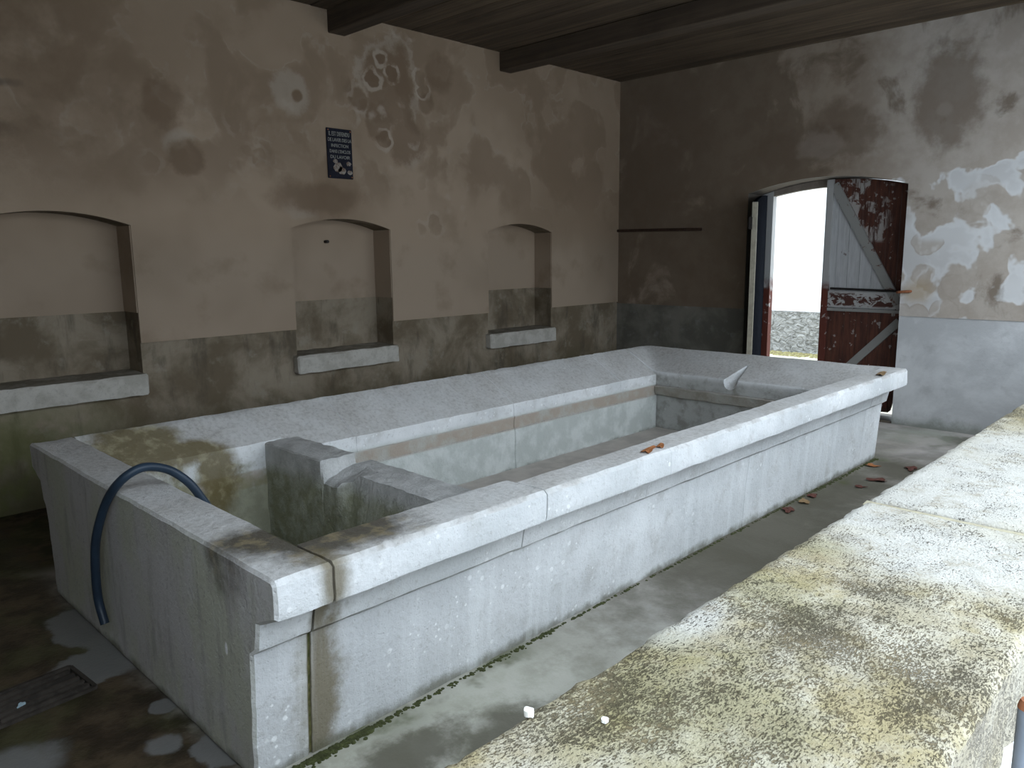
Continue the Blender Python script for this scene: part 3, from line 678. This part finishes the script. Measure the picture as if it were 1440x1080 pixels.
prism('rail', [(.66, .10), (1.30, .10), (1.30, .22), (.66, .22)], 0, 6.927, 6.951, M['stile'], D1)
prism('stile', [(1.303, .06), (1.368, .06), (1.368, az(1.368)-.014), (1.303, az(1.303)-.014)], 0, 6.92, 6.951, M['stile'], D1)
tube('latch_bar', [(6.905, 1.27, 1.262), (6.905, .60, 1.25), (6.86, .545, 1.25)], .011, M['iron'], D1, 8)
hk = tag(tube('wall_hook', [(6.71, .44, 1.262), (6.66, .45, 1.262), (6.645, .48, 1.26), (6.65, .53, 1.255), (6.70, .56, 1.25)], .013, M['rust'], None, 8), 'rusty iron hook in the wall at the right of the doorway', 'hook')
# left leaf, swung into the room
D2 = thing('door_2', (6.98, 2.045, 0), 'open left door leaf with dark face and pale edge, seen almost edge-on', 'door', kind='structure')
hin = Vector((6.985, 2.045)); fre = Vector((6.33, 1.835)); dl = (fre-hin); ln = dl.length; dl.normalize(); nl = Vector((-dl.y, dl.x))
def leafpt(u, d, z): p = hin + dl*u + nl*d; return (p.x, p.y, z)
def leafslab(name, u0, u1, d0, d1, zt0, zt1, mat, zb=.05):
    vs = [leafpt(u, d, z) for u, zt in ((u0, zt0), (u1, zt1)) for d in (d0, d1) for z in (zb, zt)]
    return mesh(name, vs, boxdata((0, 0, 0), (1, 1, 1))[1], mat, D2)
npl = 5
def tz(u): return 2.225-.10*(u/ln)**2
for i in range(npl):
    u0 = (ln-.03)*i/npl; u1 = (ln-.03)*(i+1)/npl-.003
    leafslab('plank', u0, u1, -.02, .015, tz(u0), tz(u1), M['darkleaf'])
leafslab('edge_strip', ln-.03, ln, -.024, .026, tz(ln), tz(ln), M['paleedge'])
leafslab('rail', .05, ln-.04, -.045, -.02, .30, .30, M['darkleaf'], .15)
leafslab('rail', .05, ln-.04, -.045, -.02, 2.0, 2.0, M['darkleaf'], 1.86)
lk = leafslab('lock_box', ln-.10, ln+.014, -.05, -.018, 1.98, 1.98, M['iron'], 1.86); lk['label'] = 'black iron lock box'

# rod on the back wall
tag(tube('wall_rod', [(6.67, WL-.018, 1.90), (6.67, 3.2, 1.894), (6.67, 2.63, 1.884)], .016, M['rodiron'], None, 8), 'thin rusty iron rod fixed along the dark back wall by the corner', 'rod')

# ------------------------------------------------------------------ outside the doorway
tag(mesh('ground_outside', *boxdata((7.05, -8, -.12), (14, 14, -.015)), M['ground']), 'pale sandy ground outside the doorway', 'ground', kind='structure')
wo = tag(mesh('wall_outside', *boxdata((11.25, -4, -.1), (11.5, 12, 3.4)), M['white']), 'bright white wall across the yard, seen through the doorway', 'wall', kind='structure')
mesh('plinth', *boxdata((11.19, -4, -.1), (11.25, 12, .665)), M['plinth'], wo)
tag(mesh('ground_front', *boxdata((-9, -12, -.2), (14, -1.75, -.1)), M['pale_ground']), 'pale pavement in front of the parapet', 'ground', kind='structure')
def clumps(name, pts, rmin, rmax, mat, flat=.5):
    vs = []; fs = []
    for p in pts:
        r = random.uniform(rmin, rmax); k = len(vs); a0 = random.random()*6
        vs += [(p[0]+r*math.cos(a0+i*math.pi/3)*random.uniform(.7, 1.2), p[1]+r*math.sin(a0+i*math.pi/3)*random.uniform(.7, 1.2), p[2]-.002) for i in range(6)]
        vs += [(p[0]+.6*r*math.cos(a0+i*math.pi/3), p[1]+.6*r*math.sin(a0+i*math.pi/3), p[2]+r*flat*random.uniform(.6, 1)) for i in range(6)]
        vs.append((p[0], p[1], p[2]+r*flat*1.15))
        fs += [(k+i, k+(i+1) % 6, k+6+(i+1) % 6, k+6+i) for i in range(6)] + [(k+6+i, k+6+(i+1) % 6, k+12) for i in range(6)] + [tuple(k+5-i for i in range(6))]
    return mesh(name, vs, fs, mat, None, 60)
random.seed(11)
tag(clumps('leaf_litter', [(11.12-random.random()**2*.35, random.uniform(2.0, 5.2), -.015) for _ in range(420)], .02, .06, M['litter'], .5), 'brown leaf litter and moss along the foot of the white yard wall', 'litter', kind='stuff')
pts = [(.2+random.random()**2*1.2, .186-abs(random.gauss(0, .009)), 0) for _ in range(420)] + [(random.uniform(.02, .42), .185-abs(random.gauss(0, .016)), 0) for _ in range(420)]
pts += [(5.3-random.random()**1.5*1.2, .186-abs(random.gauss(0, .012)), 0) for _ in range(260)] + [(random.uniform(1.3, 4.3), .190-abs(random.gauss(0, .004)), 0) for _ in range(260)]
tag(clumps('moss', pts, .005, .013, M['moss'], .35), 'dark green moss along the foot of the basin front', 'moss', kind='stuff')

# ------------------------------------------------------------------ hose over the near end
hz = spline([(.40, 1.12, .42), (.345, 1.13, .56), (.29, 1.14, .675), (.25, 1.15, .742), (.19, 1.16, .80), (.12, 1.155, .832), (.06, 1.15, .836), (0, 1.17, .797), (-.03, 1.255, .705), (-.055, 1.33, .56), (-.06, 1.372, .43), (-.055, 1.405, .262), (-.05, 1.368, .157)], 6)
hose = thing('garden_hose', (.1, 1.2, .4), 'dark blue rubber hose bent over the near end slab of the basin', 'hose')
def flat_end(t): return 1.0
tube('hose_tube', hz, .0175, M['hose'], hose, 14)
# ------------------------------------------------------------------ drain grate in the dark floor
DG = thing('drain_grate', (-.33, 1.27, 0), 'dark decayed drain grate of parallel bars set in the wet brown floor at lower left', 'grate')
cx, cy, ang = -.345, 1.27, math.radians(5)
def gp(u, v): return (cx+u*math.cos(ang)-v*math.sin(ang), cy+u*math.sin(ang)+v*math.cos(ang))
def gbox(name, u0, u1, v0, v1, z0, z1, mat):
    vs = [(*gp(u, v), z) for u in (u0, u1) for v in (v0, v1) for z in (z0, z1)]
    return mesh(name, vs, boxdata((0, 0, 0), (1, 1, 1))[1], mat, DG)
gbox('pit', -.17, .17, -.115, .115, .001, .004, M['pit'])  # flat black sheet stands in for the dark recess under the bars
for k in range(6):
    v = -.10+.04*k; gbox('bar', -.165+random.uniform(0, .02), .165-random.uniform(0, .02), v-.009, v+.007, .003, .024+random.uniform(-.004, .004), M['grate'])
for a in (-1, 1): gbox('frame_side', -.175, .175, a*.118-.008, a*.118+.008, 0, .012, M['grate']); gbox('frame_end', a*.172-.008, a*.172+.008, -.118, .118, 0, .012, M['grate'])
random.seed(5)
def flake(name, c, r, mat, label, cat, group=None, nrm=(0, 0, 1), thick=.003, lobes=3, long=1.6, rot=None):
    rot = random.random()*6.28 if rot is None else rot; n = 14; top = []; bot = []
    for k in range(n):
        a = 2*math.pi*k/n; rr = r*(1+.28*math.cos(lobes*a)+.15*random.uniform(-1, 1)); x, y = rr*math.cos(a)*long**.5, rr*math.sin(a)/long**.5
        x, y = x*math.cos(rot)-y*math.sin(rot), x*math.sin(rot)+y*math.cos(rot)
        z = .25*r*abs(math.sin(a*1.5+rot)) + .002
        top.append((c[0]+x, c[1]+y, c[2]+z+thick)); bot.append((c[0]+x*.96, c[1]+y*.96, c[2]+z))
    vs = top + bot + [(c[0], c[1], c[2]+.12*r+thick+.003), (c[0], c[1], c[2]+.0005)]
    fs = [(i, (i+1) % n, 2*n) for i in range(n)] + [(n+(i+1) % n, n+i, 2*n+1) for i in range(n)] + [(i, n+i, n+(i+1) % n, (i+1) % n) for i in range(n)]
    return tag(mesh(name, vs, fs, mat), label, cat, group)
flake('plastic_scrap', (-.405, 1.205, .02), .014, M['scrap'], 'small bluish white scrap lying on the dark drain grate', 'scrap')
LG = 'fallen leaves along the basin'
flake('fallen_leaf', (3.62, .13, 0), .045, M['leafred'], 'larger reddish fallen leaf at the foot of the basin front', 'leaf', LG)
flake('fallen_leaf', (4.02, .14, 0), .035, M['leafred'], 'small red leaf at the basin foot, second from the nearest leaf', 'leaf', LG)
flake('fallen_leaf', (3.86, .13, 0), .04, M['leafpale'], 'tan leaf at the basin foot between two reddish leaves', 'leaf', LG)
flake('fallen_leaf', (5.05, .12, 0), .04, M['leaforange'], 'orange leaf at the far end of the basin foot', 'leaf', LG)
flake('fallen_leaf', (4.68, -.05, 0), .05, M['leafred'], 'dark red leaf on the passage floor close to the parapet edge', 'leaf', LG)
flake('fallen_leaf', (5.15, -.13, 0), .05, M['leafred'], 'dark red leaf lying farthest along the passage', 'leaf', LG)
flake('fallen_leaf', (4.44, -.02, 0), .03, M['leafred'], 'tiny brown leaf before the dark red leaf on the passage floor', 'leaf', LG)
flake('dry_leaf', (1.93, .05, H), .035, M['leaforange'], 'curled orange leaf on the front rim halfway along the basin', 'leaf', None, long=3.5, rot=.2)
flake('dry_leaf', (2.03, .055, H), .025, M['leaforange'], 'smaller orange fragment just beyond the curled leaf on the front rim', 'leaf', None, long=2.5, rot=.4)
flake('dry_leaf', (4.92, .05, H), .05, M['leafpale'], 'tan curled leaf on the front rim near its far corner', 'leaf', None, long=4, rot=.1)
flake('stone_chip', (-.155, -1.137, .9), .008, M['chip'], 'larger white chip on the near left edge of the parapet', 'chip', None, thick=.010, lobes=1, long=1.2)
flake('stone_chip', (-.085, -1.235, .9), .006, M['chip'], 'tiny white chip on the parapet, right of the larger chip', 'chip', None, thick=.005, lobes=1, long=1.2)
# ------------------------------------------------------------------ metal post at the parapet
PO = thing('metal_post', (.185, -1.755, -.1), 'blue grey metal post with a rusty top at the lower right corner', 'post')
tube('pipe', [(.185, -1.755, -.1), (.185, -1.755, .5), (.185, -1.755, 1.03)], .014, M['postpaint'], PO, 16)
rc = tube('pipe_top', [(.185, -1.755, 1.028), (.185, -1.755, 1.036), (.185, -1.755, 1.040)], .0145, M['rust'], PO, 16, 40, lambda t: 1-.25*t); rc['label'] = 'rusty pipe end'
